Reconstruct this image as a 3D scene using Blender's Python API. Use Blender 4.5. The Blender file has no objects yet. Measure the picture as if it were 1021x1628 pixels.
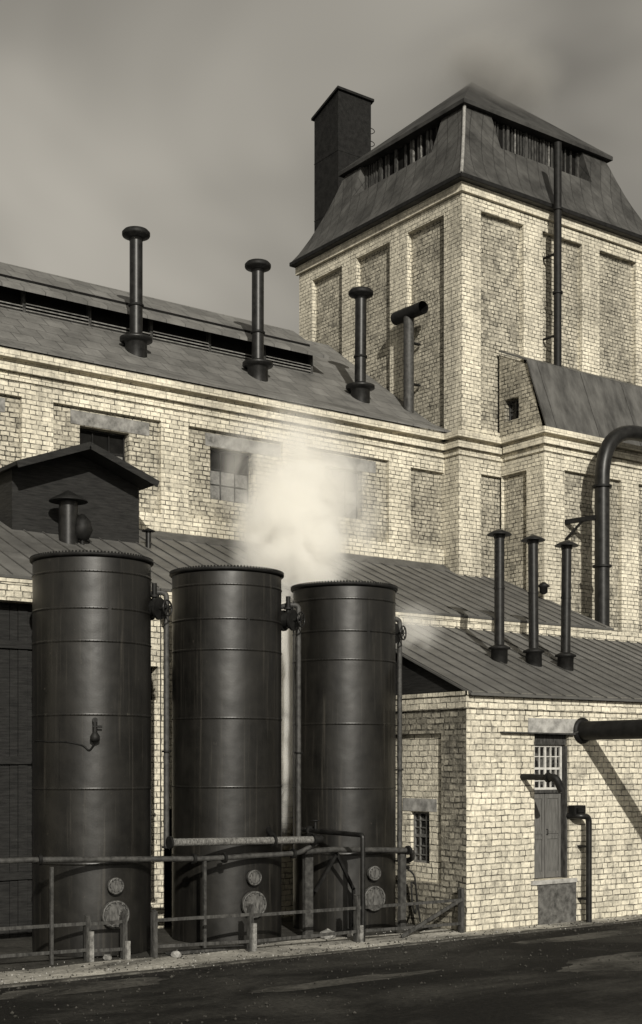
import bpy, bmesh, math, random
from mathutils import Vector, Matrix, noise as mnoise
random.seed(7)
R = math.radians
scene = bpy.context.scene
C = scene.collection

# ------------------------------------------------------------------ camera
cam_d = bpy.data.cameras.new("camera")
cam = bpy.data.objects.new("camera", cam_d)
C.objects.link(cam)
cam.location = (0, 0, 3.6)
cam.rotation_euler = (R(90), 0, -math.atan2(.5907, .8068))
cam_d.sensor_fit = 'HORIZONTAL'
cam_d.sensor_width = 36
cam_d.lens = 36 * 2116 / 1021
cam_d.shift_y = 401 / 1021
cam_d.clip_start = .1
cam_d.clip_end = 2000
scene.camera = cam

# ------------------------------------------------------------------ world, sun, exposure
L = Vector((.44, 1.0, -.48)).normalized()          # the way the sunlight travels
elev = math.asin(-L.z)
world = bpy.data.worlds.new("World")
scene.world = world
world.use_nodes = True
wn, wl = world.node_tree.nodes, world.node_tree.links
wn.clear()
sky = wn.new('ShaderNodeTexSky')
sky.sky_type = 'NISHITA'
sky.sun_disc = False
sky.sun_elevation = elev
sky.sun_rotation = math.atan2(-L.x, -L.y)
bw = wn.new('ShaderNodeRGBToBW')
wl.new(sky.outputs[0], bw.inputs[0])
tc = wn.new('ShaderNodeTexCoord')
mp = wn.new('ShaderNodeMapping')
mp.inputs['Scale'].default_value = (2.0, 2.0, 2.6)
mp.inputs['Location'].default_value = (3.1, .4, 1.7)
wl.new(tc.outputs['Generated'], mp.inputs[0])
cn = wn.new('ShaderNodeTexNoise')
cn.inputs['Scale'].default_value = 1.5
cn.inputs['Detail'].default_value = 3
cn.inputs['Roughness'].default_value = .5
cn.inputs['Distortion'].default_value = .6
wl.new(mp.outputs[0], cn.inputs['Vector'])
cr = wn.new('ShaderNodeMapRange')                   # thin high overcast: uneven, evens out the clear sky
cr.inputs[1].default_value = .3
cr.inputs[2].default_value = .7
cr.inputs[3].default_value = 1.2
cr.inputs[4].default_value = 2.9
wl.new(cn.outputs[0], cr.inputs[0])
lim = wn.new('ShaderNodeMath'); lim.operation = 'MULTIPLY_ADD'   # veil of cloud over the clear sky
lim.inputs[1].default_value = .25
lim.inputs[2].default_value = .75
wl.new(bw.outputs[0], lim.inputs[0])
mul = wn.new('ShaderNodeMath'); mul.operation = 'MULTIPLY'
wl.new(lim.outputs[0], mul.inputs[0])
wl.new(cr.outputs[0], mul.inputs[1])
tint = wn.new('ShaderNodeMix'); tint.data_type = 'RGBA'; tint.blend_type = 'MULTIPLY'
tint.inputs[0].default_value = 1
tint.inputs[6].default_value = (1, .94, .82, 1)
wl.new(mul.outputs[0], tint.inputs[7])
bg = wn.new('ShaderNodeBackground')
bg.inputs['Strength'].default_value = .113
wl.new(tint.outputs[2], bg.inputs['Color'])
wo = wn.new('ShaderNodeOutputWorld')
wl.new(bg.outputs[0], wo.inputs['Surface'])

sun_d = bpy.data.lights.new("sun", 'SUN')
sun_d.energy = 4.4
sun_d.angle = R(.5)
sun_d.color = (1, .955, .86)
sun = bpy.data.objects.new("sun", sun_d)
sun.rotation_euler = L.to_track_quat('-Z', 'Y').to_euler()
sun.location = (-10, -30, 40)
C.objects.link(sun)

scene.view_settings.view_transform = 'Standard'
scene.view_settings.look = 'None'
scene.view_settings.exposure = 0
scene.view_settings.gamma = 1
scene.cycles.max_bounces = 12
scene.cycles.volume_bounces = 8
scene.cycles.transparent_max_bounces = 16

# ------------------------------------------------------------------ materials
def new_mat(name):
    m = bpy.data.materials.new(name)
    m.use_nodes = True
    n = m.node_tree.nodes
    return m, n, m.node_tree.links, n['Principled BSDF']

def sep(c):                         # warm print tone for a grey value
    return (c, c * .98, c * .925, 1)

def ramp(n, l, src, a, b, c0, c1):
    r = n.new('ShaderNodeValToRGB')
    r.color_ramp.elements[0].position = a
    r.color_ramp.elements[1].position = b
    r.color_ramp.elements[0].color = c0
    r.color_ramp.elements[1].color = c1
    l.new(src, r.inputs[0])
    return r.outputs[0]

def noise(n, l, vec, scale, detail=4, rough=.6, dist=0):
    t = n.new('ShaderNodeTexNoise')
    t.inputs['Scale'].default_value = scale
    t.inputs['Detail'].default_value = detail
    t.inputs['Roughness'].default_value = rough
    t.inputs['Distortion'].default_value = dist
    if vec is not None:
        l.new(vec, t.inputs['Vector'])
    return t.outputs[0]

def mix(n, l, a, b, f, mode='MIX'):
    m = n.new('ShaderNodeMix')
    m.data_type = 'RGBA'
    m.blend_type = mode
    for s, v in ((m.inputs[6], a), (m.inputs[7], b), (m.inputs[0], f)):
        if isinstance(v, (int, float, tuple)):
            s.default_value = v
        else:
            l.new(v, s)
    return m.outputs[2]

def math_n(n, l, op, a, b=0, c=0):
    m = n.new('ShaderNodeMath')
    m.operation = op
    for i, v in enumerate((a, b, c)):
        if isinstance(v, (int, float)):
            m.inputs[i].default_value = v
        else:
            l.new(v, m.inputs[i])
    return m.outputs[0]

def wall_coords(n, l):              # (x + y, z): runs along any wall that follows either axis
    g = n.new('ShaderNodeNewGeometry')
    s = n.new('ShaderNodeSeparateXYZ')
    l.new(g.outputs['Position'], s.inputs[0])
    a = math_n(n, l, 'ADD', s.outputs[0], s.outputs[1])
    c = n.new('ShaderNodeCombineXYZ')
    l.new(a, c.inputs[0]); l.new(s.outputs[2], c.inputs[1])
    return g.outputs['Position'], c.outputs[0]

def brick_mat(name, course, length, light, dark, mortar, wob, bump, stain, msize=.014):
    m, n, l, p = new_mat(name)
    pos, wc = wall_coords(n, l)
    nz = n.new('ShaderNodeTexNoise')
    nz.inputs['Scale'].default_value = 3.2
    nz.inputs['Detail'].default_value = 3
    l.new(pos, nz.inputs['Vector'])
    sub = n.new('ShaderNodeVectorMath'); sub.operation = 'SUBTRACT'
    sub.inputs[1].default_value = (.5, .5, .5)
    l.new(nz.outputs['Color'], sub.inputs[0])
    sc = n.new('ShaderNodeVectorMath'); sc.operation = 'MULTIPLY'
    sc.inputs[1].default_value = (wob * 1.6, wob, 0)
    l.new(sub.outputs[0], sc.inputs[0])
    ad = n.new('ShaderNodeVectorMath'); ad.operation = 'ADD'
    l.new(wc, ad.inputs[0]); l.new(sc.outputs[0], ad.inputs[1])
    b = n.new('ShaderNodeTexBrick')
    b.inputs['Scale'].default_value = 1
    b.inputs['Brick Width'].default_value = length
    b.inputs['Row Height'].default_value = course
    b.inputs['Mortar Size'].default_value = msize
    b.inputs['Mortar Smooth'].default_value = .35
    b.inputs['Bias'].default_value = .25
    b.squash = .62; b.squash_frequency = 3; b.offset = .41
    b.inputs['Color1'].default_value = sep(dark)
    b.inputs['Color2'].default_value = sep(light)
    b.inputs['Mortar'].default_value = sep(mortar)
    l.new(ad.outputs[0], b.inputs['Vector'])
    col = b.outputs['Color']
    fillv = noise(n, l, pos, 4.3, 5, .7, .6)             # joints half filled by later coats of limewash
    fillm = ramp(n, l, fillv, .42, .6, (0, 0, 0, 1), (.85, .85, .85, 1))
    fillm = math_n(n, l, 'MULTIPLY', fillm, b.outputs['Fac'])
    col = mix(n, l, col, sep(light * .86), fillm)
    fine = noise(n, l, pos, 14, 6, .7)
    col = mix(n, l, col, ramp(n, l, fine, .3, .62, sep(.55), sep(1.05)), .75, 'MULTIPLY')
    worn = noise(n, l, pos, 2.1, 6, .72, .4)
    col = mix(n, l, sep(mortar * 1.5), col, ramp(n, l, worn, stain - .04, stain + .13, (.3, .3, .3, 1), (1, 1, 1, 1)))
    big = noise(n, l, pos, .45, 4, .6)
    col = mix(n, l, col, ramp(n, l, big, .32, .6, sep(.66), sep(1)), 1, 'MULTIPLY')
    mps = n.new('ShaderNodeMapping')                     # rain-washed soot runs
    mps.inputs['Scale'].default_value = (1.6, 1.6, .16)
    l.new(pos, mps.inputs[0])
    run = noise(n, l, mps.outputs[0], 1.5, 5, .7, .2)
    col = mix(n, l, col, ramp(n, l, run, .5, .74, sep(1), sep(.5)), .8, 'MULTIPLY')
    l.new(col, p.inputs['Base Color'])
    p.inputs['Roughness'].default_value = .95
    p.inputs['Specular IOR Level'].default_value = .1
    h = math_n(n, l, 'MULTIPLY', b.outputs['Fac'], -1)
    h = math_n(n, l, 'MULTIPLY_ADD', fine, .9, h)
    bp = n.new('ShaderNodeBump')
    bp.inputs['Strength'].default_value = bump
    bp.inputs['Distance'].default_value = .03
    l.new(h, bp.inputs['Height'])
    l.new(bp.outputs[0], p.inputs['Normal'])
    return m

def flat_mat(name, c0, c1, scale=3, rough=.85, spec=.3, bump=.2, metal=0, stretch=(1, 1, 1), detail=6, lo=.35, hi=.65):
    m, n, l, p = new_mat(name)
    g = n.new('ShaderNodeNewGeometry')
    mp = n.new('ShaderNodeMapping')
    mp.inputs['Scale'].default_value = stretch
    l.new(g.outputs['Position'], mp.inputs[0])
    f = noise(n, l, mp.outputs[0], scale, detail, .65)
    l.new(ramp(n, l, f, lo, hi, sep(c0), sep(c1)), p.inputs['Base Color'])
    p.inputs['Roughness'].default_value = rough
    p.inputs['Specular IOR Level'].default_value = spec
    p.inputs['Metallic'].default_value = metal
    if bump:
        bp = n.new('ShaderNodeBump')
        bp.inputs['Strength'].default_value = bump
        bp.inputs['Distance'].default_value = .02
        l.new(f, bp.inputs['Height'])
        l.new(bp.outputs[0], p.inputs['Normal'])
    return m

def roof_mat(name, c0, c1, tile, diag=False, rough=.6, line=.35):
    """sheet or tile roofing: rows of plates with fine dark joints, rubbed and sooty"""
    m, n, l, p = new_mat(name)
    g = n.new('ShaderNodeNewGeometry')
    s = n.new('ShaderNodeSeparateXYZ')
    l.new(g.outputs['Position'], s.inputs[0])
    if diag:
        a0 = math_n(n, l, 'ADD', s.outputs[0], s.outputs[1])
        a = math_n(n, l, 'ADD', a0, math_n(n, l, 'MULTIPLY', s.outputs[2], .8))
        b_ = math_n(n, l, 'SUBTRACT', a0, math_n(n, l, 'MULTIPLY', s.outputs[2], .8))
    else:
        a = s.outputs[0]
        b_ = math_n(n, l, 'MULTIPLY', s.outputs[1], 1.2)
    c = n.new('ShaderNodeCombineXYZ')
    l.new(a, c.inputs[0]); l.new(b_, c.inputs[1])
    b = n.new('ShaderNodeTexBrick')
    b.inputs['Scale'].default_value = 1
    b.inputs['Brick Width'].default_value = tile[0]
    b.inputs['Row Height'].default_value = tile[1]
    b.inputs['Mortar Size'].default_value = .018
    b.inputs['Mortar Smooth'].default_value = .5
    b.offset = 0 if diag else .5
    b.inputs['Color1'].default_value = (.8, .8, .8, 1)
    b.inputs['Color2'].default_value = (1.08, 1.08, 1.08, 1)
    b.inputs['Mortar'].default_value = (line, line, line, 1)
    l.new(c.outputs[0], b.inputs['Vector'])
    f = noise(n, l, g.outputs['Position'], 1.1, 8, .72, .1)
    col = ramp(n, l, f, .3, .7, sep(c0), sep(c1))
    col = mix(n, l, col, b.outputs['Color'], 1, 'MULTIPLY')
    l.new(col, p.inputs['Base Color'])
    p.inputs['Roughness'].default_value = rough
    p.inputs['Specular IOR Level'].default_value = .25
    f2 = noise(n, l, g.outputs['Position'], 9, 4, .6)
    h = math_n(n, l, 'MULTIPLY_ADD', b.outputs['Fac'], -.6, f2)
    bp = n.new('ShaderNodeBump')
    bp.inputs['Strength'].default_value = .35
    bp.inputs['Distance'].default_value = .02
    l.new(h, bp.inputs['Height'])
    l.new(bp.outputs[0], p.inputs['Normal'])
    return m

M = {}
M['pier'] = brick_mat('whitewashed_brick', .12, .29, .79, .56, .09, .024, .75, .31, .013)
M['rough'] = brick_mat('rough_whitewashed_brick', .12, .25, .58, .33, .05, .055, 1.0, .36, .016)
M['stone'] = brick_mat('whitewashed_stone_blocks', .13, .30, .86, .64, .12, .06, 1.0, .36, .0125)
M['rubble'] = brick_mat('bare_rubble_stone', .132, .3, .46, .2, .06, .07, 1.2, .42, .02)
M['band'] = brick_mat('whitewashed_cornice', .12, .29, .76, .56, .2, .012, .4, .34, .009)
M['render'] = flat_mat('grey_render', .16, .42, 3.5, .95, .1, .3)
M['lintel'] = flat_mat('sooty_lintel', .09, .27, 3.5, .95, .1, .4)
M['soot_render'] = flat_mat('sooty_render', .045, .13, 7, .95, .1, .6)
M['slate'] = roof_mat('hall_slate', .085, .18, (.62, .62), False, .6, .45)
M['mansard'] = roof_mat('diagonal_slate', .022, .10, (.5, .5), True, .55, .35)
M['capfelt'] = flat_mat('cap_roof_felt', .012, .05, 1.2, .7, .3, .4)
M['patina'] = flat_mat('streaked_sheet_roof', .04, .11, 1.6, .6, .25, .3, 0, (1.5, 1, .45))
M['frame'] = flat_mat('dull_frame_paint', .07, .17, 12, .7, .3, .2)
M['batten'] = flat_mat('grey_batten', .10, .22, 7, .9, .2, .3)
M['sheet'] = roof_mat('sheet_metal_roof', .07, .16, (60, 2.2), False, .5, .6)
M['seam'] = flat_mat('roof_seam', .05, .09, 3, .6)
M['felt'] = flat_mat('tarred_felt', .008, .02, 2, .8, .3, .3)
M['board'] = flat_mat('tarred_boards', .005, .02, 3, .8, .3, .3, 0, (1, 1, 9))
M['iron'] = flat_mat('black_iron', .004, .016, 6, .4, .32, .14)
M['iron_matt'] = flat_mat('sooty_iron', .003, .013, 6, .6, .22, .2)
M['rust'] = flat_mat('rusty_iron', .018, .06, 9, .6, .4, .25)
M['lag'] = flat_mat('pipe_lagging', .035, .2, 18, .85, .2, .5, 0, (2.5, 1, 1))
M['wood'] = flat_mat('weathered_wood', .02, .07, 5, .9, .2, .4, 0, (3, 3, 1))
M['whitepost'] = flat_mat('limewashed_post', .06, .26, 9, .9, .2, .4)
M['paint'] = flat_mat('pale_frame_paint', .36, .55, 12, .7, .3, .2)
M['door'] = flat_mat('grey_door_paint', .07, .13, 4, .7, .3, .2, 0, (8, 8, .8))
M['flash'] = flat_mat('lead_flashing', .16, .32, 6, .6, .3, .1)
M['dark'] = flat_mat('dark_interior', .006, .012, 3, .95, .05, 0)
M['scale'] = flat_mat('limescale_metal', .012, .11, 14, .55, .5, .4, 0, (1.5, 1.5, .5))

def glass_mat():
    m, n, l, p = new_mat('grimy_glass')
    g = n.new('ShaderNodeNewGeometry')
    f = noise(n, l, g.outputs['Position'], 5, 4)
    l.new(ramp(n, l, f, .45, .66, sep(.006), sep(.11)), p.inputs['Base Color'])
    p.inputs['Roughness'].default_value = .25
    p.inputs['Specular IOR Level'].default_value = .25
    return m
M['glass'] = glass_mat()

def tank_mat():
    m, n, l, p = new_mat('black_tank_paint')
    g = n.new('ShaderNodeNewGeometry')
    mp = n.new('ShaderNodeMapping')
    mp.inputs['Scale'].default_value = (2.2, 2.2, .3)
    l.new(g.outputs['Position'], mp.inputs[0])
    streak = noise(n, l, mp.outputs[0], 1.6, 6, .65)
    blot = noise(n, l, g.outputs['Position'], 1.3, 6, .7)
    f = mix(n, l, streak, blot, .6)
    l.new(ramp(n, l, f, .38, .64, (.004, .0038, .0033, 1), (.014, .013, .011, 1)), p.inputs['Base Color'])
    base = p.inputs['Base Color'].links[0].from_socket
    mr2 = n.new('ShaderNodeMapping'); mr2.inputs['Scale'].default_value = (7, 7, .16)
    l.new(g.outputs['Position'], mr2.inputs[0])
    runs = noise(n, l, mr2.outputs[0], 1.4, 5, .7, .3)
    col = mix(n, l, base, (.045, .041, .034, 1), ramp(n, l, runs, .56, .72, (0, 0, 0, 1), (.7, .7, .7, 1)))
    fleck = noise(n, l, g.outputs['Position'], 7, 6, .75)
    col = mix(n, l, col, (.075, .068, .056, 1), ramp(n, l, fleck, .66, .72, (0, 0, 0, 1), (.6, .6, .6, 1)))
    l.new(col, p.inputs['Base Color'])
    rr = n.new('ShaderNodeMapRange')
    rr.inputs[1].default_value = .35; rr.inputs[2].default_value = .65
    rr.inputs[3].default_value = .37; rr.inputs[4].default_value = .42
    l.new(f, rr.inputs[0])
    l.new(rr.outputs[0], p.inputs['Roughness'])
    p.inputs['Specular IOR Level'].default_value = .46
    fine = noise(n, l, g.outputs['Position'], 30, 3)
    dent = noise(n, l, g.outputs['Position'], 1.5, 2, .5)
    hh = math_n(n, l, 'MULTIPLY_ADD', fine, .05, dent)
    bp = n.new('ShaderNodeBump')
    bp.inputs['Strength'].default_value = .5
    bp.inputs['Distance'].default_value = .035
    l.new(hh, bp.inputs['Height'])
    l.new(bp.outputs[0], p.inputs['Normal'])
    return m
M['tank'] = tank_mat()

def ground_mat(name, c0, c1, scale, along, bump=.4, lo=.36, hi=.66):
    m, n, l, p = new_mat(name)
    g = n.new('ShaderNodeNewGeometry')
    mp = n.new('ShaderNodeMapping')
    mp.inputs['Scale'].default_value = along
    l.new(g.outputs['Position'], mp.inputs[0])
    f = noise(n, l, mp.outputs[0], scale, 7, .68, .4)
    f2 = noise(n, l, g.outputs['Position'], 11, 5, .7)
    col = ramp(n, l, f, lo, hi, sep(c0), sep(c1))
    col = mix(n, l, col, ramp(n, l, f2, .35, .65, sep(.6), sep(1.15)), 1, 'MULTIPLY')
    l.new(col, p.inputs['Base Color'])
    p.inputs['Roughness'].default_value = .95
    p.inputs['Specular IOR Level'].default_value = .1
    bp = n.new('ShaderNodeBump')
    bp.inputs['Strength'].default_value = bump
    bp.inputs['Distance'].default_value = .04
    l.new(f2, bp.inputs['Height'])
    l.new(bp.outputs[0], p.inputs['Normal'])
    return m
M['cinder'] = ground_mat('cinder_ground', .03, .075, 1.3, (1, 1, 1))
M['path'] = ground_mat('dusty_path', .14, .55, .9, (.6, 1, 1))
M['road'] = ground_mat('shadow_toned_road', .014, .07, .38, (.6, 1, 1), .8, .46, .72)  # darkened to stand in for a shadow cast across the road
M['sunlit_road'] = ground_mat('sunlit_road_tone', .025, .11, 1.0, (.7, 1, 1), .6)  # paler tone painted for road the sun still reaches
M['kerb'] = ground_mat('kerb_stone', .035, .13, 2, (1, 1, 1))

def steam_mat(name, dens, nscale, lo, hi, col=(1, .99, .96), soft=1.0, base=0.0, offs=(0, 0, 0)):
    """density fades towards the edge of the cloud's own body and is broken up by noise"""
    m = bpy.data.materials.new(name)
    m.use_nodes = True
    n, l = m.node_tree.nodes, m.node_tree.links
    n.clear()
    out = n.new('ShaderNodeOutputMaterial')
    v = n.new('ShaderNodeVolumePrincipled')
    v.inputs['Color'].default_value = (*col, 1)
    v.inputs['Anisotropy'].default_value = -.1
    tcn = n.new('ShaderNodeTexCoord')
    geo = n.new('ShaderNodeNewGeometry')
    mp = n.new('ShaderNodeMapping')
    mp.inputs['Location'].default_value = offs
    l.new(geo.outputs['Position'], mp.inputs[0])
    ln = n.new('ShaderNodeVectorMath'); ln.operation = 'LENGTH'
    l.new(tcn.outputs['Object'], ln.inputs[0])
    fall = n.new('ShaderNodeMapRange')
    fall.interpolation_type = 'SMOOTHSTEP'
    fall.inputs[1].default_value = 1.0
    fall.inputs[2].default_value = 1.0 - soft
    fall.inputs[3].default_value = 0
    fall.inputs[4].default_value = 1
    l.new(ln.outputs['Value'], fall.inputs[0])
    nz = noise(n, l, mp.outputs[0], nscale, 5, .58, .8)
    mr = n.new('ShaderNodeMapRange')
    mr.interpolation_type = 'SMOOTHSTEP'
    mr.inputs[1].default_value = lo
    mr.inputs[2].default_value = hi
    mr.inputs[3].default_value = base
    mr.inputs[4].default_value = 1
    l.new(nz, mr.inputs[0])
    d = math_n(n, l, 'MULTIPLY', fall.outputs[0], mr.outputs[0])
    d = math_n(n, l, 'MULTIPLY', d, dens)
    l.new(d, v.inputs['Density'])
    l.new(v.outputs[0], out.inputs['Volume'])
    return m

# ------------------------------------------------------------------ mesh builder
class MB:
    def __init__(self):
        self.v = []; self.f = []; self.m = []; self.s = []
    def add(self, vs, fs, mi=0, smooth=False):
        o = len(self.v)
        self.v += [tuple(p) for p in vs]
        for f in fs:
            self.f.append([i + o for i in f]); self.m.append(mi); self.s.append(smooth)
    def poly(self, pts, mi=0):
        self.add(pts, [list(range(len(pts)))], mi)
    def box(self, x0, x1, y0, y1, z0, z1, mi=0):
        vs = [(x, y, z) for z in (z0, z1) for y in (y0, y1) for x in (x0, x1)]
        self.add(vs, [(0, 2, 3, 1), (4, 5, 7, 6), (0, 1, 5, 4), (2, 6, 7, 3), (0, 4, 6, 2), (1, 3, 7, 5)], mi)
    def prism(self, pts, d, mi=0):
        """closed solid: polygon pts moved by vector d"""
        d = Vector(d); n = len(pts)
        a = [Vector(p) for p in pts]; b = [p + d for p in a]
        self.add(a + b, [list(range(n))[::-1], list(range(n, 2 * n))] +
                 [(i, (i + 1) % n, n + (i + 1) % n, n + i) for i in range(n)], mi)
    def bar(self, p0, p1, w, h, mi=0):
        p0, p1 = Vector(p0), Vector(p1)
        d = (p1 - p0).normalized()
        up = Vector((0, 0, 1)) if abs(d.z) < .9 else Vector((0, 1, 0))
        s = d.cross(up).normalized(); u = s.cross(d)
        q = [p0 + s * a * w / 2 + u * b * h / 2 for a, b in ((-1, -1), (1, -1), (1, 1), (-1, 1))]
        self.prism(q, p1 - p0, mi)
    def lathe(self, c, prof, n=32, mi=0, axis='z', smooth=True, cap=True):
        c = Vector(c)
        rings = []
        vs = []
        for r, z in prof:
            for i in range(n):
                a = 2 * math.pi * i / n
                x, y = r * math.cos(a), r * math.sin(a)
                if axis == 'z': q = (x, y, z)
                elif axis == 'y': q = (x, z, y)
                else: q = (z, x, y)
                vs.append(c + Vector(q))
        fs = []
        for k in range(len(prof) - 1):
            for i in range(n):
                j = (i + 1) % n
                fs.append((k * n + i, k * n + j, (k + 1) * n + j, (k + 1) * n + i))
        self.add(vs, fs, mi, smooth)
        if cap:
            for k in (0, len(prof) - 1):
                if prof[k][0] > 1e-4:
                    self.add(vs[k * n:(k + 1) * n], [list(range(n))], mi)
    def tube(self, pts, r, n=14, mi=0, cap=True):
        P = [Vector(p) for p in pts]
        t0 = (P[1] - P[0]).normalized()
        up = Vector((0, 0, 1)) if abs(t0.z) < .9 else Vector((0, 1, 0))
        s = t0.cross(up).normalized()
        vs = []
        for i, p in enumerate(P):
            if i == 0: t = P[1] - P[0]
            elif i == len(P) - 1: t = P[-1] - P[-2]
            else: t = (P[i + 1] - P[i]).normalized() + (P[i] - P[i - 1]).normalized()
            t.normalize()
            s = (s - t * s.dot(t)).normalized()
            u = t.cross(s)
            for k in range(n):
                a = 2 * math.pi * k / n
                vs.append(p + s * math.cos(a) * r + u * math.sin(a) * r)
        fs = []
        for i in range(len(P) - 1):
            for k in range(n):
                j = (k + 1) % n
                fs.append((i * n + k, i * n + j, (i + 1) * n + j, (i + 1) * n + k))
        self.add(vs, fs, mi, True)
        if cap:
            self.add(vs[:n], [list(range(n))], mi); self.add(vs[-n:], [list(range(n))], mi)
    def ring(self, p, d, r, t, n=20, mi=0, hole=0):
        """flat disc of thickness t centred on p facing d"""
        d = Vector(d).normalized()
        self.tube([Vector(p) - d * t / 2, Vector(p) + d * t / 2], r, n, mi)
    def torus(self, c, d, r, t, n=28, k=8, mi=0):
        d = Vector(d).normalized()
        up = Vector((0, 0, 1)) if abs(d.z) < .9 else Vector((0, 1, 0))
        s = d.cross(up).normalized(); u = d.cross(s)
        pts = [Vector(c) + (s * math.cos(2 * math.pi * i / n) + u * math.sin(2 * math.pi * i / n)) * r for i in range(n + 1)]
        self.tube(pts, t, k, mi, False)
    def build(self, name, mats, parent=None, loc=(0, 0, 0)):
        me = bpy.data.meshes.new(name)
        lo = Vector(loc)
        me.from_pydata([Vector(p) - lo for p in self.v], [], self.f)
        me.update()
        if not isinstance(mats, (list, tuple)): mats = [mats]
        for mm in mats: me.materials.append(mm)
        for i, p in enumerate(me.polygons):
            p.material_index = self.m[i]; p.use_smooth = self.s[i]
        o = bpy.data.objects.new(name, me)
        C.objects.link(o)
        if parent is not None:
            o.parent = parent
            o.location = lo - Vector(parent.location) if lo.length else -Vector(parent.location)
        else:
            o.location = lo
        return o

def fillet(pts, rad, n=6):
    P = [Vector(p) for p in pts]
    out = [P[0]]
    for i in range(1, len(P) - 1):
        a = (P[i - 1] - P[i]); b = (P[i + 1] - P[i])
        r = min(rad, a.length * .45, b.length * .45)
        p0 = P[i] + a.normalized() * r; p1 = P[i] + b.normalized() * r
        for k in range(n + 1):
            t = k / n
            out.append(p0 * (1 - t) ** 2 + P[i] * 2 * t * (1 - t) + p1 * t * t)
    out.append(P[-1])
    return out

def tag(o, label=None, cat=None, group=None, kind=None):
    if label: o['label'] = label
    if cat: o['category'] = cat
    if group: o['group'] = group
    if kind: o['kind'] = kind
    return o

def thing(name, label, cat, loc=(0, 0, 0), group=None):
    o = bpy.data.objects.new(name, None)
    o.empty_display_size = .3
    o.location = loc
    C.objects.link(o)
    return tag(o, label, cat, group)

def copy_thing(root, loc, label):
    c = root.copy(); C.objects.link(c)
    c.location = loc
    c['label'] = label
    for ch in [o for o in bpy.data.objects if o.parent == root]:
        k = ch.copy(); C.objects.link(k); k.parent = c
        for g in [o for o in bpy.data.objects if o.parent == ch]:
            d = g.copy(); C.objects.link(d); d.parent = k
    return c

def facade(mb, ax, p, a0, a1, z0, z1, holes=(), mi=0, rev=None):
    """wall sheet in the plane ax = p facing the viewer; holes = (a0,a1,z0,z1,depth,kids,mi or None for open)"""
    def P(a, z, d=0):
        return (a, p + d, z) if ax == 'v' else (p + d, a, z)
    def quad(q, m):
        mb.add(q if ax == 'v' else q[::-1], [(0, 1, 2, 3)], m)
    A = sorted({a0, a1} | {h[0] for h in holes} | {h[1] for h in holes})
    Z = sorted({z0, z1} | {h[2] for h in holes} | {h[3] for h in holes})
    A = [a for a in A if a0 <= a <= a1]; Z = [z for z in Z if z0 <= z <= z1]
    for i in range(len(A) - 1):
        for j in range(len(Z) - 1):
            ca, cz = (A[i] + A[i + 1]) / 2, (Z[j] + Z[j + 1]) / 2
            if any(h[0] < ca < h[1] and h[2] < cz < h[3] for h in holes): continue
            quad([P(A[i], Z[j]), P(A[i + 1], Z[j]), P(A[i + 1], Z[j + 1]), P(A[i], Z[j + 1])], mi)
    for h in holes:
        b0, b1, y0, y1, d, kids, hm = h
        rm = mi if rev is None else rev
        quad([P(b0, y0), P(b0, y1), P(b0, y1, d), P(b0, y0, d)], rm)
        quad([P(b1, y0), P(b1, y0, d), P(b1, y1, d), P(b1, y1)], rm)
        quad([P(b0, y0), P(b0, y0, d), P(b1, y0, d), P(b1, y0)], rm)
        quad([P(b0, y1), P(b1, y1), P(b1, y1, d), P(b0, y1, d)], rm)
        if hm is not None:
            facade(mb, ax, p + d, b0, b1, y0, y1, kids, hm)

def bump_line(mb, ax, p, a0, a1, z, out, h, mi=0):
    """projecting course standing on a wall"""
    if ax == 'v': mb.box(a0, a1, p - out, p + .002, z, z + h, mi)
    else: mb.box(p - out, p + .002, a0, a1, z, z + h, mi)

# ------------------------------------------------------------------ ground
g = MB(); g.poly([(-150, -150, -.012), (250, -150, -.012), (250, 250, -.012), (-150, 250, -.012)])
tag(g.build('ground', M['cinder']), kind='structure')
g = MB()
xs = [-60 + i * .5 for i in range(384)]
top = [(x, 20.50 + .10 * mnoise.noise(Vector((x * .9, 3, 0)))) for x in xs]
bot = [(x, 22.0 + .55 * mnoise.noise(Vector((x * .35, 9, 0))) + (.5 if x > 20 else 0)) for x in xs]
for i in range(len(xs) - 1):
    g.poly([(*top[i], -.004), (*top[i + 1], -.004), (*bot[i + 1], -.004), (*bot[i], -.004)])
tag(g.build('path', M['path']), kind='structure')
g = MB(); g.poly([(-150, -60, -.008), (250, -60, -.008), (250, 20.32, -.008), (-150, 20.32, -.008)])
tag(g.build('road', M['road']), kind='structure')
def patch(cx, cy, rx, ry, seed):  # painted patch of sunlit road within the darkened surface
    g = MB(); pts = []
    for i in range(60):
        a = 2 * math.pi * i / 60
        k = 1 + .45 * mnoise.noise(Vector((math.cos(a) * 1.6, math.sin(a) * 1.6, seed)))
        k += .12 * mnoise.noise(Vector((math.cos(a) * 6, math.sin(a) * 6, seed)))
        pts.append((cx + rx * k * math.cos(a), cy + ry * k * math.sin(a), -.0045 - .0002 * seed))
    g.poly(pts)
    tag(g.build('sunlit_road_patch', M['sunlit_road']), kind='structure')
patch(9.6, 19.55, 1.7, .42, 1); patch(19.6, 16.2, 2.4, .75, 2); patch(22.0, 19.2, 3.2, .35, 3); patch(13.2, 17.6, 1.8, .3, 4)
g = MB()
for i in range(110):
    x = -10 + i * .62
    dz = random.uniform(-.01, .01)
    g.box(x + .004, x + .615, 20.33 + random.uniform(-.01, .01), 20.52, -.06, .012 + dz)
tag(g.build('kerb', M['kerb']), kind='structure')

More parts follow.
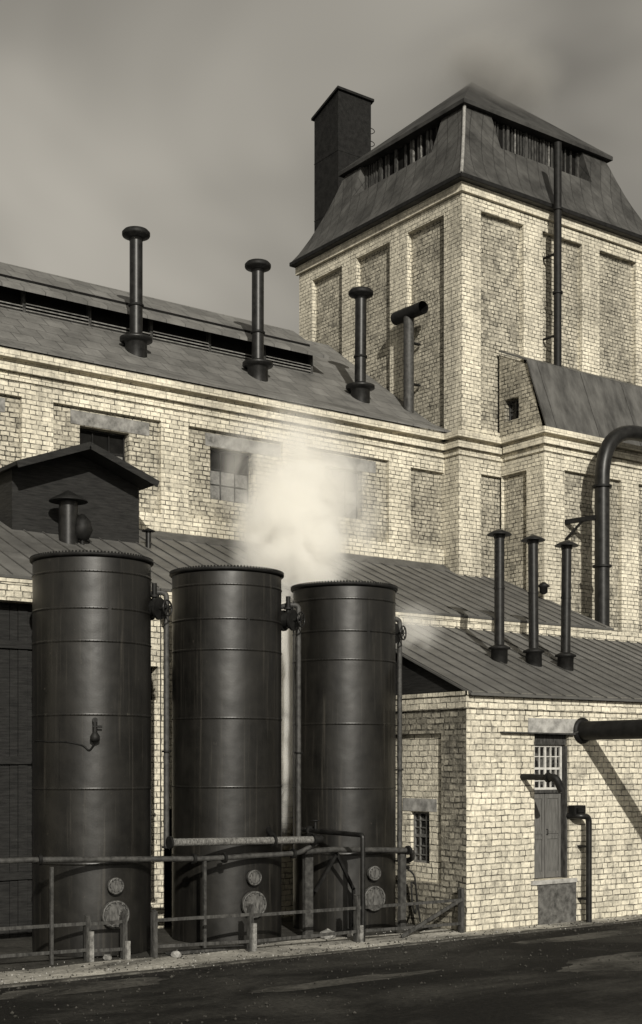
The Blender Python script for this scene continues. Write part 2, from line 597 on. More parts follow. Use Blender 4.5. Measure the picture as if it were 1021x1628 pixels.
# ------------------------------------------------------------------ boiler house at right front (low building with the door)
vS, uS, vU, SL = 21.18, 19.37, 25.72, .424
S = thing('boiler_house', 'low whitewashed stone house with lean-to sheet roof and grey double door', 'building', (uS, vS, 0))
w = MB()
facade(w, 'v', vS, uS, 34, -.1, 5.17, [(21.42, 22.53, 1.0, 4.28, .32, (), None)], 0)
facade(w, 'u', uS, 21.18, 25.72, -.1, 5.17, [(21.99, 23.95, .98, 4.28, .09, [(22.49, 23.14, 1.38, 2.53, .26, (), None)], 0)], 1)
w.poly([(34, vS, -.1), (34, vU, -.1), (34, vU, 7.1), (34, vS, 5.17)], 0)
# reveal backing so that the openings are not holes
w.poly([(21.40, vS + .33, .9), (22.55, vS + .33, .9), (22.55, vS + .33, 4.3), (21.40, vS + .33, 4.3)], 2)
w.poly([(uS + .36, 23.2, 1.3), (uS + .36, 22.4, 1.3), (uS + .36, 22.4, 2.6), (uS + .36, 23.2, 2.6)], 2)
w.build('wall', [M['stone'], M['rubble'], M['dark']], S)
w = MB()
w.box(uS - .045, 34, vS - .045, vS + .02, 4.80, 5.165)
w.box(uS - .045, uS + .02, vS + .02, 25.7, 4.80, 5.165)
w.box(uS - .075, 34, vS - .075, vS - .045, 5.08, 5.166)
w.box(uS - .075, uS - .045, vS - .075, 25.7, 5.08, 5.166)
w.build('string_course', M['stone'], S)
w = MB()                                              # sooty boarded gable under the roof verge
w.poly([(uS + .1, vS + .1, 5.17), (uS + .1, 25.72, 5.17), (uS + .1, 25.72, 7.08), (uS + .1, vS + .1, 5.2)][::-1])
w.build('gable_boards', M['board'], S)
def lean_roof(mb, u0, u1, v0, z0, v1, th, seam, sw=.022, sh=.032):
    z1 = z0 + SL * (v1 - v0)
    mb.prism([(u0, v0, z0), (u1, v0, z0), (u1, v1, z1), (u0, v1, z1)], (0, 0, th), 0)
    u = u0 + .03
    while u < u1:
        mb.prism([(u, v0 + .01, z0 + th), (u + sw, v0 + .01, z0 + th), (u + sw, v1 - .01, z1 + th), (u, v1 - .01, z1 + th)], (0, 0, sh), 1)
        u += seam * random.uniform(.93, 1.07)
w = MB(); lean_roof(w, uS - .02, 34.2, 21.0, 5.075, 25.715, .045, .47)
w.build('roof', [M['sheet'], M['seam']], S)
w = MB()
w.box(21.22, 23.05, vS - .014, vS + .01, 4.31, 4.63)
w.build('lintel', M['render'], S)
w = MB()
w.bar((20.36, vS - .05, 4.30), (22.62, vS - .05, 4.285), .13, .028)
w.bar((22.60, vS - .05, 4.29), (22.95, vS - .06, 4.42), .08, .025)
w.build('drip_board', M['rust'], S)
w = MB(); w.box(21.30, 22.74, vS - .06, vS + .3, .90, .995); w.build('sill', M['render'], S)
w = MB()
w.box(21.53, 22.76, vS - .012, vS + .01, -.05, .895)
w.build('plaster_patch', M['soot_render'], S)
# door leaves, recessed .22
def panel_leaf(mb, a0, a1, z0, z1, y, rails, st=.075):
    mb.box(a0, a1, y, y + .03, z0, z1)
    mb.box(a0, a0 + st, y - .022, y - .001, z0, z1); mb.box(a1 - st, a1, y - .022, y - .001, z0, z1)
    for r0, r1 in rails: mb.box(a0 + st + .001, a1 - st - .001, y - .02, y - .001, r0, r1)
for a0, a1, lab in ((21.43, 21.945, None), (21.965, 22.475, None)):
    w = MB(); panel_leaf(w, a0, a1, 1.02, 2.94, vS + .23, ((1.02, 1.16), (1.9, 1.96), (2.02, 2.08), (2.82, 2.94)))
    d = w.build('door_leaf', M['door'], S)
    if a0 > 21.9:
        h = MB(); h.tube(fillet([(a0 + .05, vS + .21, 2.0), (a0 + .05, vS + .16, 2.0), (a0 + .05, vS + .16, 2.12), (a0 + .05, vS + .21, 2.12)], .03), .009, 8)
        h.build('handle', M['iron'], d).matrix_parent_inverse = Matrix()
        bpy.data.objects[h and 'handle'].location = (0, 0, 0)
w = MB()
w.box(22.478, 22.529, vS + .05, vS + .3, 1.0, 4.02); w.box(21.421, 21.4295, vS + .05, vS + .3, 1.0, 4.02)
w.box(21.43, 22.477, vS + .16, vS + .3, 2.945, 3.02)
w.build('door_frame', M['wood'], S)
w = MB(); w.box(21.42, 22.53, vS + .10, vS + .16, 4.04, 4.279); w.build('transom_board', M['wood'], S)
def sash(parent, ax, p, a0, a1, z0, z1, cols, rows, bars=.028, frame=.05, cross=None, mat=None, gl=None, splits=()):
    """frame with glazing bars and one grimy pane sheet behind"""
    f = MB()
    def bx(b0, b1, y0, y1, d0=-.025, d1=.02):
        if ax == 'v': f.box(b0, b1, p + d0, p + d1, y0, y1)
        else: f.box(p + d0, p + d1, b0, b1, y0, y1)
    bx(a0, a0 + frame, z0, z1); bx(a1 - frame, a1, z0, z1)
    bx(a0 + frame, a1 - frame, z0, z0 + frame); bx(a0 + frame, a1 - frame, z1 - frame, z1)
    for s in cols: bx(s[0] - s[1] / 2, s[0] + s[1] / 2, z0 + frame, z1 - frame, -.02, .018)
    for s in rows: bx(a0 + frame, a1 - frame, s[0] - s[1] / 2, s[0] + s[1] / 2, -.017, .015)
    win = f.build('window', mat or M['paint'], parent)
    q = MB()
    if ax == 'v': q.box(a0 + .01, a1 - .01, p + .021, p + .03, z0 + .01, z1 - .01)
    else: q.box(p + .021, p + .03, a0 + .01, a1 - .01, z0 + .01, z1 - .01)
    k = q.build('pane', gl or M['glass'])
    k.parent = win
    return win
def cols_between(a, b, n, w): return [(a + (b - a) * i / n, w) for i in range(1, n)]
sash(S, 'v', vS + .2, 21.43, 22.477, 3.021, 4.039, [(21.60, .022), (21.77, .022), (21.95, .06), (22.13, .024), (22.30, .024)],
     [(3.22, .022), (3.5, .05), (3.77, .022)])
sash(S, 'u', uS + .2, 22.49, 23.14, 1.38, 2.53, [(22.705, .026), (22.925, .026)], [(1.56, .024), (1.76, .024), (1.99, .07), (2.17, .022), (2.34, .022)], mat=M['frame'])
w = MB(); w.box(uS + .078, uS + .11, 22.24, 23.4, 2.545, 2.83); w.build('lintel', M['render'], S)

# bracket pipe through the fanlight, pipe down the wall, big duct
t = thing('outlet_pipe', 'short black pipe with a drooping elbow jutting from the wall beside the door window', 'pipe', (21.03, vS, 3.32))
w = MB(); w.tube([(21.03, vS + .1, 3.32), (21.05, 20.3, 3.31)], .065); w.build('pipe', M['iron_matt'], t)
w = MB(); w.tube(fillet([(21.05, 20.42, 3.31), (21.06, 20.18, 3.31), (21.2, 20.14, 3.02)], .1), .085); w.ring((21.05, 20.40, 3.31), (0, 1, 0), .11, .04)
w.build('elbow', M['iron_matt'], t)
t = thing('wall_downpipe', 'black elbowed downpipe beside the double door running down to the ground', 'pipe', (22.85, 20.95, 0))
w = MB(); w.tube(fillet([(22.55, vS + .05, 2.42), (22.6, 20.9, 2.42), (22.88, 20.9, 2.40), (22.88, 20.9, -.05)], .12), .07)
w.build('pipe', M['iron'], t)
w = MB(); w.box(22.50, 22.86, 20.98, vS - .002, 2.44, 2.66); w.box(22.56, 22.8, 20.92, 20.98, 2.5, 2.6); w.build('valve_box', M['iron_matt'], t)
for z in (.5, 1.7):
    w = MB(); w.box(22.80, 22.96, 20.88, vS - .002, z, z + .04); w.build('clamp', M['iron_matt'], t)
t = thing('steam_main', 'thick dark horizontal pipe leaving the white wall right of the door lintel', 'pipe', (22.95, vS, 4.37))
w = MB(); w.tube(fillet([(22.95, vS + .2, 4.37), (22.95, 14.0, 4.37), (22.95, 14.0, -.05)], .6), .215, 24); w.build('pipe', M['iron_matt'], t)
w = MB(); w.lathe((22.95, vS - .075, 4.37), [(.24, 0), (.3, .03), (.3, .07)], 24, 0, 'y'); w.build('wall_collar', M['iron_matt'], t)

# three slim vents on the boiler house roof
def slim_vent(loc, label):
    t = thing('slim_roof_vent', label, 'roof vent', loc, 'slim vent pipes on the low sheet roof')
    x, y, z = loc
    w = MB(); w.tube([(x, y, z + .1), (x, y, z + 3.02)], .122, 20); w.build('pipe', M['iron'], t)
    w = MB(); w.lathe(loc, [(.30, 3.0), (.295, 3.02), (.17, 3.09), (.02, 3.15), (0, 3.15)], 28); w.lathe(loc, [(.135, 2.92), (.15, 2.995)], 20); w.build('cap', M['iron'], t)
    w = MB(); w.lathe(loc, [(.2, -.18), (.2, .24), (.265, .26), (.265, .30), (.13, .36)], 28); w.build('base_collar', M['iron_matt'], t)
    w = MB(); w.lathe(loc, [(.135, 1.7), (.135, 1.75)], 20); w.build('joint_ring', M['iron'], t)
    return t
def zS(v): return 5.14 + SL * (v - 21.0)
sv = slim_vent((22.36, 23.28, zS(23.28)), 'leftmost of the three slim vents on the low sheet roof')
copy_thing(sv, (23.44, 23.2, zS(23.2)), 'middle of the three slim vents on the low sheet roof').rotation_euler = (R(-.4), R(.5), R(40))
copy_thing(sv, (24.38, 23.04, zS(23.04)), 'slim vent nearest the wall duct, rightmost of three on the low roof').rotation_euler = (R(.3), R(-.5), R(100))

# ------------------------------------------------------------------ lean-to shed behind the tanks
U = thing('lean_to_shed', 'whitewashed lean-to building with seamed sheet roof behind the black tanks', 'building', (3, vU, 0))
w = MB()
facade(w, 'v', vU, 3, 34, -.1, 7.4, [(6.2, 12.5, -.05, 6.95, .4, (), 3), (13.2, 14.4, 5.0, 5.75, .3, (), 2), (14.55, 16.2, -.05, 2.6, .3, (), 2)], 0)
w.poly([(29.05, vU, -.1), (29.05, 28.22, -.1), (29.05, 28.22, 8.46), (29.05, vU, 7.4)], 0)
w.box(29.05, 34, vU + .001, vU + .3, 7.0, 7.4, 0)
w.build('wall', [M['stone'], M['rubble'], M['dark'], M['board']], U)
w = MB()
x = 6.2
while x < 12.48:
    b_ = min(x + random.uniform(.17, .24), 12.49)
    w.box(x + .006, b_ - .006, vU + .34 + random.uniform(-.012, .012), vU + .39, -.05, 6.94)
    x = b_
for z in (1.2, 3.6, 6.0): w.box(6.21, 12.48, vU + .28, vU + .325, z, z + .16)
w.build('boarded_front', M['board'], U)
w = MB()
lean_roof(w, 3, 29.12, 25.67, 7.41, 30.76, .055, .50)
w.build('roof', [M['sheet'], M['seam']], U)
w = MB(); w.box(3, 29.1, vU - .03, vU - .001, 7.33, 7.40); w.build('eave_course', M['band'], U)
w = MB(); w.prism([(3, 30.35, 9.42), (27.15, 30.35, 9.42), (27.15, 30.7, 9.66), (3, 30.7, 9.66)], (0, 0, .05)); w.build('wall_flashing', M['seam'], U)
w = MB(); w.poly([(29.05, vU + .3, 7.2), (40, vU + .3, 7.2), (40, 28.22, 7.2), (29.05, 28.22, 7.2)]); w.build('flat_roof', M['felt'], U)

# ------------------------------------------------------------------ main hall
vH = 30.75
Hh = thing('main_hall', 'long pale brick hall with recessed wall panels and a louvred roof monitor', 'building', (3, vH, 0))
w = MB()
def wwin(a0, a1): return (a0, a1, 10.8, 12.2, .3, (), None)
holes = []
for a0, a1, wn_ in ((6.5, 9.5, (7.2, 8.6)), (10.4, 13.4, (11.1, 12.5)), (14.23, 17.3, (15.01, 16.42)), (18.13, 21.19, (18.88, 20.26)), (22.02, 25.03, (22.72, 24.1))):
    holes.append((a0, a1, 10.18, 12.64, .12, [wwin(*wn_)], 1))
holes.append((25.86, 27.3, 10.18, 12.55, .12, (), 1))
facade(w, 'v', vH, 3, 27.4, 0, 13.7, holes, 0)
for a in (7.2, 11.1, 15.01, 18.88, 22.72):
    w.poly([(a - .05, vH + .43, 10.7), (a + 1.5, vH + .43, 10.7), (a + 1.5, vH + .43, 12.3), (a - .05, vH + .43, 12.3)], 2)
w.poly([(3, vH, 0), (3, vH, 13.7), (3, 37.0, 18.0), (3, 43.2, 13.7), (3, 43.2, 0)], 0)
w.poly([(3, 43.2, 0), (3, 43.2, 13.7), (34, 43.2, 13.7), (34, 43.2, 0)], 0)
w.build('wall', [M['pier'], M['rough'], M['dark']], Hh)
w = MB()
for z, h, o in ((13.0, .09, .05), (13.2, .19, .12), (13.50, .2, .22)):
    bump_line(w, 'v', vH, 3, 27.2, z, o, h)
w.build('cornice', M['band'], Hh)
for a0, a1 in ((7.0, 9.2), (10.9, 13.0), (14.75, 17.0), (18.72, 21.18), (22.6, 24.6)):
    w = MB(); w.box(a0, a1, vH + .1, vH + .119, 12.215, 12.56)
    w.build('lintel', M['lintel'], Hh)
hs = .71
def zH(v): return 13.73 + hs * (v - 30.9)
w = MB()
w.prism([(2.8, 30.47, zH(30.47) + .29), (27.37, 30.47, zH(30.47) + .29), (27.37, 31.5, zH(31.5) + .03), (2.8, 31.5, zH(31.5) + .03)], (0, 0, .05), 0)
w.prism([(2.8, 31.5, zH(31.5) + .03), (27.37, 31.5, zH(31.5) + .03), (27.37, 36.9, zH(36.9)), (2.8, 36.9, zH(36.9))], (0, 0, .05), 0)
w.prism([(2.8, 36.9, zH(36.9)), (27.37, 36.9, zH(36.9)), (27.37, 43.4, zH(30.4)), (2.8, 43.4, zH(30.4))], (0, 0, .07), 0)
w.build('roof', M['slate'], Hh)
# roof monitor
mo = MB()
mo.box(3, 24.35, 33.85, 37.0, 15.0, 16.75, 0)
mo.poly([(24.352, 33.85, 15.7), (24.352, 37.0, 17.0), (24.352, 37.0, 17.8), (24.352, 33.85, 16.6)], 0)
mo.build('monitor_wall', M['dark'], Hh)
mo = MB()
zr = lambda v: 16.22 + .67 * (v - 33.3)
mo.prism([(2.8, 33.3, zr(33.3)), (24.68, 33.3, zr(33.3)), (24.68, 35.25, zr(35.25)), (2.8, 35.25, zr(35.25))], (0, 0, .09), 0)
mo.prism([(2.8, 35.25, zr(35.25)), (24.68, 35.25, zr(35.25)), (24.68, 38.5, zr(35.25) - 1.5), (2.8, 38.5, zr(35.25) - 1.5)], (0, 0, .09), 0)
mo.build('monitor_roof', M['slate'], Hh)
x = 3.0
while x < 24.4:
    mo = MB(); mo.box(x, x + .09, 33.70, 33.84, zH(33.75), 16.5); mo.build('monitor_post', M['wood'], Hh)
    x = x + 1.95 if x < 22 else x + 1.77
x = 3.09; k = 0
while x < 24:
    lv = MB()
    for z in ((15.84, 15.93, 16.02) if k % 2 == 0 else (15.84, 15.93)):
        lv.prism([(x, 33.68, z), (min(x + 1.86, 24.26), 33.68, z), (min(x + 1.86, 24.26), 33.73, z + .02), (x, 33.73, z + .02)], (0, 0, .03))
    lv.build('louvre', M['batten'], Hh)
    x += 1.95; k += 1
for a in (15.01, 18.88, 22.72):
    win = sash(Hh, 'v', vH + .36, a + .01, a + 1.39, 10.81, 12.19, cols_between(a, a + 1.4, 3, .03), [(11.25, .025), (11.66, .05)], frame=.045, mat=M['iron_matt'], gl=M['dark'])
    bd = MB(); bd.box(a + .05, a + 1.35, vH + .37, vH + .38, 10.86, 11.64)
    b_ = bd.build('lower_boards', M['frame']); b_.parent = win
for a in (7.2, 11.1):
    sash(Hh, 'v', vH + .36, a + .01, a + 1.39, 10.81, 12.19, cols_between(a, a + 1.4, 3, .03), [(11.25, .025), (11.66, .05)], frame=.045, mat=M['iron_matt'], gl=M['dark'])

# three tall mushroom vents on the hall roof
def hall_vent(loc, label):
    t = thing('mushroom_vent', label, 'roof vent', loc, 'tall mushroom vents on the hall roof')
    x, y, z = loc
    w = MB(); w.tube([(x, y, z + .1), (x, y, z + 3.3)], .178, 24); w.build('pipe', M['iron'], t)
    w = MB(); w.lathe(loc, [(.18, 3.12), (.22, 3.2), (.37, 3.25), (.385, 3.28), (.385, 3.35), (.33, 3.41), (.16, 3.47), (.03, 3.5), (0, 3.5)], 32); w.build('cap', M['iron_matt'], t)
    w = MB(); w.lathe(loc, [(.31, -.4), (.30, .30), (.34, .36), (.45, .38), (.45, .46), (.3, .5), (.19, .56)], 32); w.build('collar', M['iron'], t)
    w = MB(); w.lathe(loc, [(.2, 1.32), (.215, 1.34), (.215, 1.37), (.2, 1.39)], 24); w.build('joint_ring', M['iron_matt'], t)
    return t
hv = hall_vent((17.46, 32.43, zH(32.43)), 'tall mushroom vent at the left of the hall roof, highest in the picture')
copy_thing(hv, (21.5, 32.5, zH(32.5)), 'middle mushroom vent between the other two on the hall roof').rotation_euler = (R(.2), R(.45), R(70))
copy_thing(hv, (25.24, 32.43, zH(32.43)), 'mushroom vent in front of the brick tower, nearest its wall').rotation_euler = (R(-.3), R(-.4), R(150))

# ------------------------------------------------------------------ hut on the lean-to roof
K = thing('roof_hut', 'dark tarred gabled hut standing on the lean-to roof at left', 'hut', (12.6, 29.6, 8.9))
w = MB()
rz = lambda u: 11.2 - .375 * abs(u - 14.3)
w.prism([(12.65, 29.6, 8.8), (16.02, 29.6, 8.8), (16.02, 29.6, rz(16.02) - .02), (14.3, 29.6, rz(14.3) - .02), (12.65, 29.6, rz(12.65) - .02)], (0, 1.14, 0))
w.build('wall', M['board'], K)
w = MB()
for s in (-1, 1):
    w.prism([(14.3, 28.85, 11.2), (14.3 + s * 1.85, 28.85, 11.2 - .375 * 1.85), (14.3 + s * 1.85, 30.735, 11.2 - .375 * 1.85), (14.3, 30.735, 11.2)], (0, 0, .09))
w.build('roof', M['felt'], K)
w = MB()
for s in (-1, 1):
    w.bar((14.3, 28.84, 11.2), (14.3 + s * 1.85, 28.84, 11.2 - .375 * 1.85), .03, .16)
w.build('bargeboard', M['board'], K)
t = thing('drum_vent', 'stubby round vent with a conical hat in front of the tarred hut', 'roof vent', (13.8, 28.99, 8.82))
w = MB(); w.tube([(13.8, 28.99, 8.6), (13.8, 28.99, 9.85)], .22, 26); w.build('pipe', M['iron'], t)
w = MB(); w.lathe((13.8, 28.99, 9.82), [(.46, 0), (.45, .03), (.02, .27), (0, .27)], 28); w.build('hat', M['iron_matt'], t)
w = MB(); w.lathe((14.12, 28.9, 9.22), [(.0, -.32), (.16, -.26), (.25, -.05), (.2, .15), (.06, .32), (0, .34)], 20); w.tube([(14.12, 28.9, 8.75), (14.12, 28.9, 9.0)], .05); w.build('side_pot', M['iron_matt'], t)
t = thing('stub_vent', 'small stub vent beside the corner of the tarred hut', 'roof vent', (16.01, 29.3, 8.95))
w = MB(); w.tube([(16.12, 29.3, 8.8), (16.12, 29.3, 9.42)], .07, 14); w.build('pipe', M['iron'], t)
w = MB(); w.lathe((16.12, 29.3, 9.4), [(.17, 0), (.16, .02), (0, .09)], 16); w.build('cap', M['iron_matt'], t)

# ------------------------------------------------------------------ tower
uT, vT, uR, vB = 27.38, 30.13, 36.1, 38.71
T = thing('brick_tower', 'tall square pale brick tower with a dark mansard roof and louvred top storey', 'tower', (uT, vT, 0))
w = MB()
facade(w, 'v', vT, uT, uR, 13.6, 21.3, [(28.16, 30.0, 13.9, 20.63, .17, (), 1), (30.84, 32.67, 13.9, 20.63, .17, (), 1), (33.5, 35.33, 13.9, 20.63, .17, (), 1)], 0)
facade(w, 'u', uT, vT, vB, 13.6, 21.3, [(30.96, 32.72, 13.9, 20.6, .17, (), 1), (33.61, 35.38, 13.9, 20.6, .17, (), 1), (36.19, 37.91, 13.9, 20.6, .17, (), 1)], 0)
w.poly([(uR, vT, 0), (uR, vB, 0), (uR, vB, 21.3), (uR, vT, 21.3)], 0)
w.poly([(uR, vB, 0), (uT, vB, 0), (uT, vB, 21.3), (uR, vB, 21.3)], 0)
facade(w, 'v', vT - .05, 27.2, uR, 0, 13.6, [(28.12, 29.2, 8.0, 12.52, .12, (), 1)], 0)
facade(w, 'u', 27.2, vT - .05, vB, 0, 13.6, (), 0)
w.build('wall', [M['pier'], M['rough']], T)
w = MB()
for z, h, o in ((13.0, .09, .05), (13.2, .19, .12), (13.50, .17, .21)):
    w.box(27.2 - o, 29.0, vT - .05 - o, vT - .049, z, z + h)
    w.box(27.2 - o, 27.201, vT - .05, vH + .0, z, z + h)
w.build('ledge', M['band'], T)
w = MB()
w.box(uT - .1, uR + .1, vT - .1, vT + .001, 21.02, 21.29)
w.box(uT - .1, uT + .001, vT + .001, vB + .1, 21.02, 21.29)
w.build('cornice', M['band'], T)
# mansard
e0, f0, e1, f1 = 27.08, 29.83, 36.42, 38.85
prof = [(0, 21.30), (0, 21.42), (.22, 21.72), (.5, 22.22), (.78, 22.8), (.95, 23.2)]
upper = [(.95, 23.2), (1.15, 23.72), (1.32, 24.2), (1.4, 24.395)]
w = MB()
def rect(k, z): return [(e0 + k, f0 + k, z), (e1 - k, f0 + k, z), (e1 - k, f1 - k, z), (e0 + k, f1 - k, z)]
for (k0, z0), (k1, z1) in zip(prof[:-1], prof[1:]):
    a, b = rect(k0, z0), rect(k1, z1)
    for i in range(4):
        j = (i + 1) % 4
        w.add([a[i], a[j], b[j], b[i]], [(0, 1, 2, 3)])
w.add(rect(0, 21.30)[::-1], [(0, 1, 2, 3)])
gap = [((29.63, 33.85)), None, None, (32.3, 36.5)]
for (k0, z0), (k1, z1) in zip(upper[:-1], upper[1:]):
    a, b = rect(k0, z0), rect(k1, z1)
    # front
    w.add([a[0], (29.63, f0 + k0, z0), (29.63, f0 + k1, z1), b[0]], [(0, 1, 2, 3)])
    w.add([(33.85, f0 + k0, z0), a[1], b[1], (33.85, f0 + k1, z1)], [(0, 1, 2, 3)])
    # left
    w.add([a[3], (e0 + k0, 36.5, z0), (e0 + k1, 36.5, z1), b[3]], [(0, 1, 2, 3)])
    w.add([(e0 + k0, 32.3, z0), a[0], b[0], (e0 + k1, 32.3, z1)], [(0, 1, 2, 3)])
    w.add([a[1], a[2], b[2], b[1]], [(0, 1, 2, 3)]); w.add([a[2], a[3], b[3], b[2]], [(0, 1, 2, 3)])
up = [(k, z) for k, z in upper]
for u in (29.63, 33.85): w.poly([(u, f0 + k, z) for k, z in up] + [(u, f0 + 1.8, 24.395), (u, f0 + 1.8, 23.2)])
for v in (32.3, 36.5): w.poly([(e0 + k, v, z) for k, z in up] + [(e0 + 1.8, v, 24.55), (e0 + 1.8, v, 23.2)])
w.poly([(29.63, f0 + .95, 23.2), (33.85, f0 + .95, 23.2), (33.85, f0 + 1.8, 23.2), (29.63, f0 + 1.8, 23.2)])
w.poly([(e0 + .95, 32.3, 23.2), (e0 + .95, 36.5, 23.2), (e0 + 1.8, 36.5, 23.2), (e0 + 1.8, 32.3, 23.2)])
w.build('mansard_roof', M['mansard'], T)
w = MB(); w.tube([(e0 + k - .01, f0 + k - .01, z) for k, z in prof[1:] + upper[1:]], .055, 8); w.build('hip_flashing', M['flash'], T)
w = MB()
w.box(e0 - .03, e1, f0 - .03, f0 - .001, 21.31, 21.43); w.box(e0 - .03, e0 - .001, f0 - .0, f1, 21.31, 21.43); w.build('eave_gutter', M['iron_matt'], T)
def slat_window(ax, p, a0, a1, z0, z1, seed):
    rnd = random.Random(seed)
    b = MB()
    def bx(mb, b0, b1, d0, d1, y0, y1):
        if ax == 'v': mb.box(b0, b1, p + d0, p + d1, y0, y1)
        else: mb.box(p + d0, p + d1, b0, b1, y0, y1)
    bx(b, a0, a1, .06, .08, z0, z1)
    o = b.build('louvre_window', M['dark'], T)
    n = 5
    for i in range(n + 1):
        f = MB(); a = a0 + (a1 - a0 - .1) * i / n
        bx(f, a, a + .1, -.03, .055, z0, z1)
        q = f.build('mullion', M['wood']); q.parent = o
    a = a0 + .16
    while a < a1 - .1:
        if rnd.random() < .62:
            f = MB(); bx(f, a, a + .03 + .05 * rnd.random(), .0, .05, z0, z1 - (rnd.random() < .2) * .5)
            q = f.build('slat', M['whitepost'] if rnd.random() < .12 else M['wood']); q.parent = o
        a += .13
slat_window('v', f0 + 1.55, 29.64, 33.84, 23.21, 24.39, 1)
slat_window('u', e0 + 1.55, 32.31, 36.49, 23.21, 24.39, 2)
w = MB()
k = 1.22
a = rect(k, 24.40); b = rect(k, 24.53); apex = (31.74, 34.42, 27.45)
for i in range(4):
    j = (i + 1) % 4
    w.add([a[i], a[j], b[j], b[i]], [(0, 1, 2, 3)]); w.poly([b[i], b[j], apex])
w.add(a[::-1], [(0, 1, 2, 3)])
w.build('cap_roof', M['capfelt'], T)

# metal shaft behind
sh = thing('metal_shaft', 'tall dark rectangular metal shaft rising behind the tower roof', 'shaft', (30.09, 40, 0))
w = MB()
zt = lambda v: 28.95 - .33 * (v - 40)
w.add([(30.09, 40, 0), (31.66, 40, 0), (31.66, 41.53, 0), (30.09, 41.53, 0), (30.09, 40, zt(40)), (31.66, 40, zt(40)), (31.66, 41.53, zt(41.53)), (30.09, 41.53, zt(41.53))],
      [(0, 1, 5, 4), (1, 2, 6, 5), (2, 3, 7, 6), (3, 0, 4, 7)])
for z in (24.5, 26.7): w.box(30.08, 31.67, 39.99, 41.54, z, z + .03)
w.build('casing', M['iron_matt'], sh)
w = MB(); w.prism([(30.0, 39.91, zt(39.91)), (31.75, 39.91, zt(39.91)), (31.75, 41.62, zt(41.62)), (30.0, 41.62, zt(41.62))], (0, 0, .09)); w.build('lid', M['iron_matt'], sh)
w = MB()
for v in (40.3, 40.65): w.tube([(31.78, v, 20), (31.78, v, 28.1)], .018, 6)
z = 20
while z < 28: w.tube([(31.78, 40.3, z), (31.78, 40.65, z)], .012, 6); z += .3
for z in (26.6, 27.1, 27.6, 28.1): w.tube([(31.78 + .38 * math.sin(a) , 40.475 + .26 * math.cos(a), z) for a in [math.pi * i / 10 for i in range(11)]], .015, 6)
w.build('ladder', M['iron'], sh)

# tower downpipe, T-headed exhaust
t = thing('tower_downpipe', 'long black pipe running down the sunlit face of the tower', 'pipe', (30.95, 29.62, 16))
w = MB(); w.tube([(30.99, 29.62, 16.0), (30.99, 29.62, 23.3)], .125, 18); w.build('pipe', M['iron_matt'], t)
for z in (18.55, 21.2):
    w = MB(); w.ring((30.99, 29.62, z), (0, 0, 1), .165, .07); w.build('joint_ring', M['iron_matt'], t)
for z in (17.2, 19.8):
    w = MB(); w.box(30.95, 31.03, 29.62, vT + .13, z, z + .05); w.build('bracket', M['iron_matt'], t)
t = thing('t_headed_exhaust', 'rusty exhaust pipe with a T head on the shaded tower wall', 'pipe', (27.05, 32.26, 14.6))
w = MB(); w.tube([(27.05, 32.26, 14.4), (27.05, 32.26, 17.75)], .165, 20); w.build('pipe', M['rust'], t)
w = MB(); w.tube([(27.05, 31.55, 17.83), (27.05, 32.92, 17.83)], .2, 22, 0, False); w.tube([(27.05, 31.56, 17.83), (27.05, 32.91, 17.83)], .185, 22, 0, False)
w.build('head', M['iron_matt'], t)
for z in (15.6, 16.9):
    w = MB(); w.box(27.0, 27.5, 32.20, 32.32, z, z + .05); w.build('bracket', M['iron_matt'], t)

# ------------------------------------------------------------------ annex with the steep roof
uW, vW = 28.96, 28.22
W = thing('mansard_annex', 'pale brick annex with a steep dark sheet roof against the tower foot', 'building', (uW, vW, 0))
w = MB()
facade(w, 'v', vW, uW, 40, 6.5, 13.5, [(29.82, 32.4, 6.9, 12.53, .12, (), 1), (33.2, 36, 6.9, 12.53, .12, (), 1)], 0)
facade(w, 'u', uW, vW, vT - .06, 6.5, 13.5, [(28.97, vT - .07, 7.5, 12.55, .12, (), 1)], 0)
top = lambda v: 13.5 + (v - 28.22) / .73 * 2.28 if v < 28.95 else 15.78 + (v - 28.95) * .47
def col(v0, v1, z0=13.5, z1=None):
    w.poly([(uW, v1, z0), (uW, v0, z0), (uW, v0, top(v0) if z1 is None else z1), (uW, v1, top(v1) if z1 is None else z1)], 1)
w.poly([(uW, 28.95, 13.5), (uW, 28.22, 13.5), (uW, 28.95, 15.78)], 1)
col(28.95, 29.3); col(29.91, 30.15); col(29.3, 29.91, 14.87); col(29.3, 29.91, 13.5, 14.2)
for q in ([(29.3, 14.2), (29.3, 14.87)], [(29.3, 14.2), (29.91, 14.2)], [(29.91, 14.2), (29.91, 14.87)], [(29.3, 14.87), (29.91, 14.87)]):
    w.poly([(uW, *q[0]), (uW, *q[1]), (uW + .25, *q[1]), (uW + .25, *q[0])], 1)
w.poly([(40, vW, 6.5), (40, vT, 6.5), (40, vT, 16), (40, 28.95, 15.7), (40, vW, 13.5)], 0)
w.build('wall', [M['pier'], M['rough']], W)
sash(W, 'u', uW + .2, 29.3, 29.91, 14.2, 14.87, [(29.6, .04)], [(14.53, .03)], frame=.05, mat=M['wood'])
w = MB()
for z, h, o in ((13.0, .09, .05), (13.2, .19, .12), (13.50, .17, .21)):
    w.box(uW - o, 40, vW - o, vW + .001, z, z + h)
    w.box(uW - o, uW + .001, vW + .001, vT - .26, z, z + h)
w.build('cornice', M['band'], W)
w = MB()
w.prism([(uW - .06, 28.08, 13.62), (40, 28.08, 13.62), (40, 28.92, 15.83), (uW - .06, 28.92, 15.83)], (0, -.03, .05))
w.prism([(uW - .06, 28.90, 15.86), (40, 28.90, 15.86), (40, 30.12, 16.42), (uW - .06, 30.12, 16.42)], (0, 0, .05))
u = uW + .35
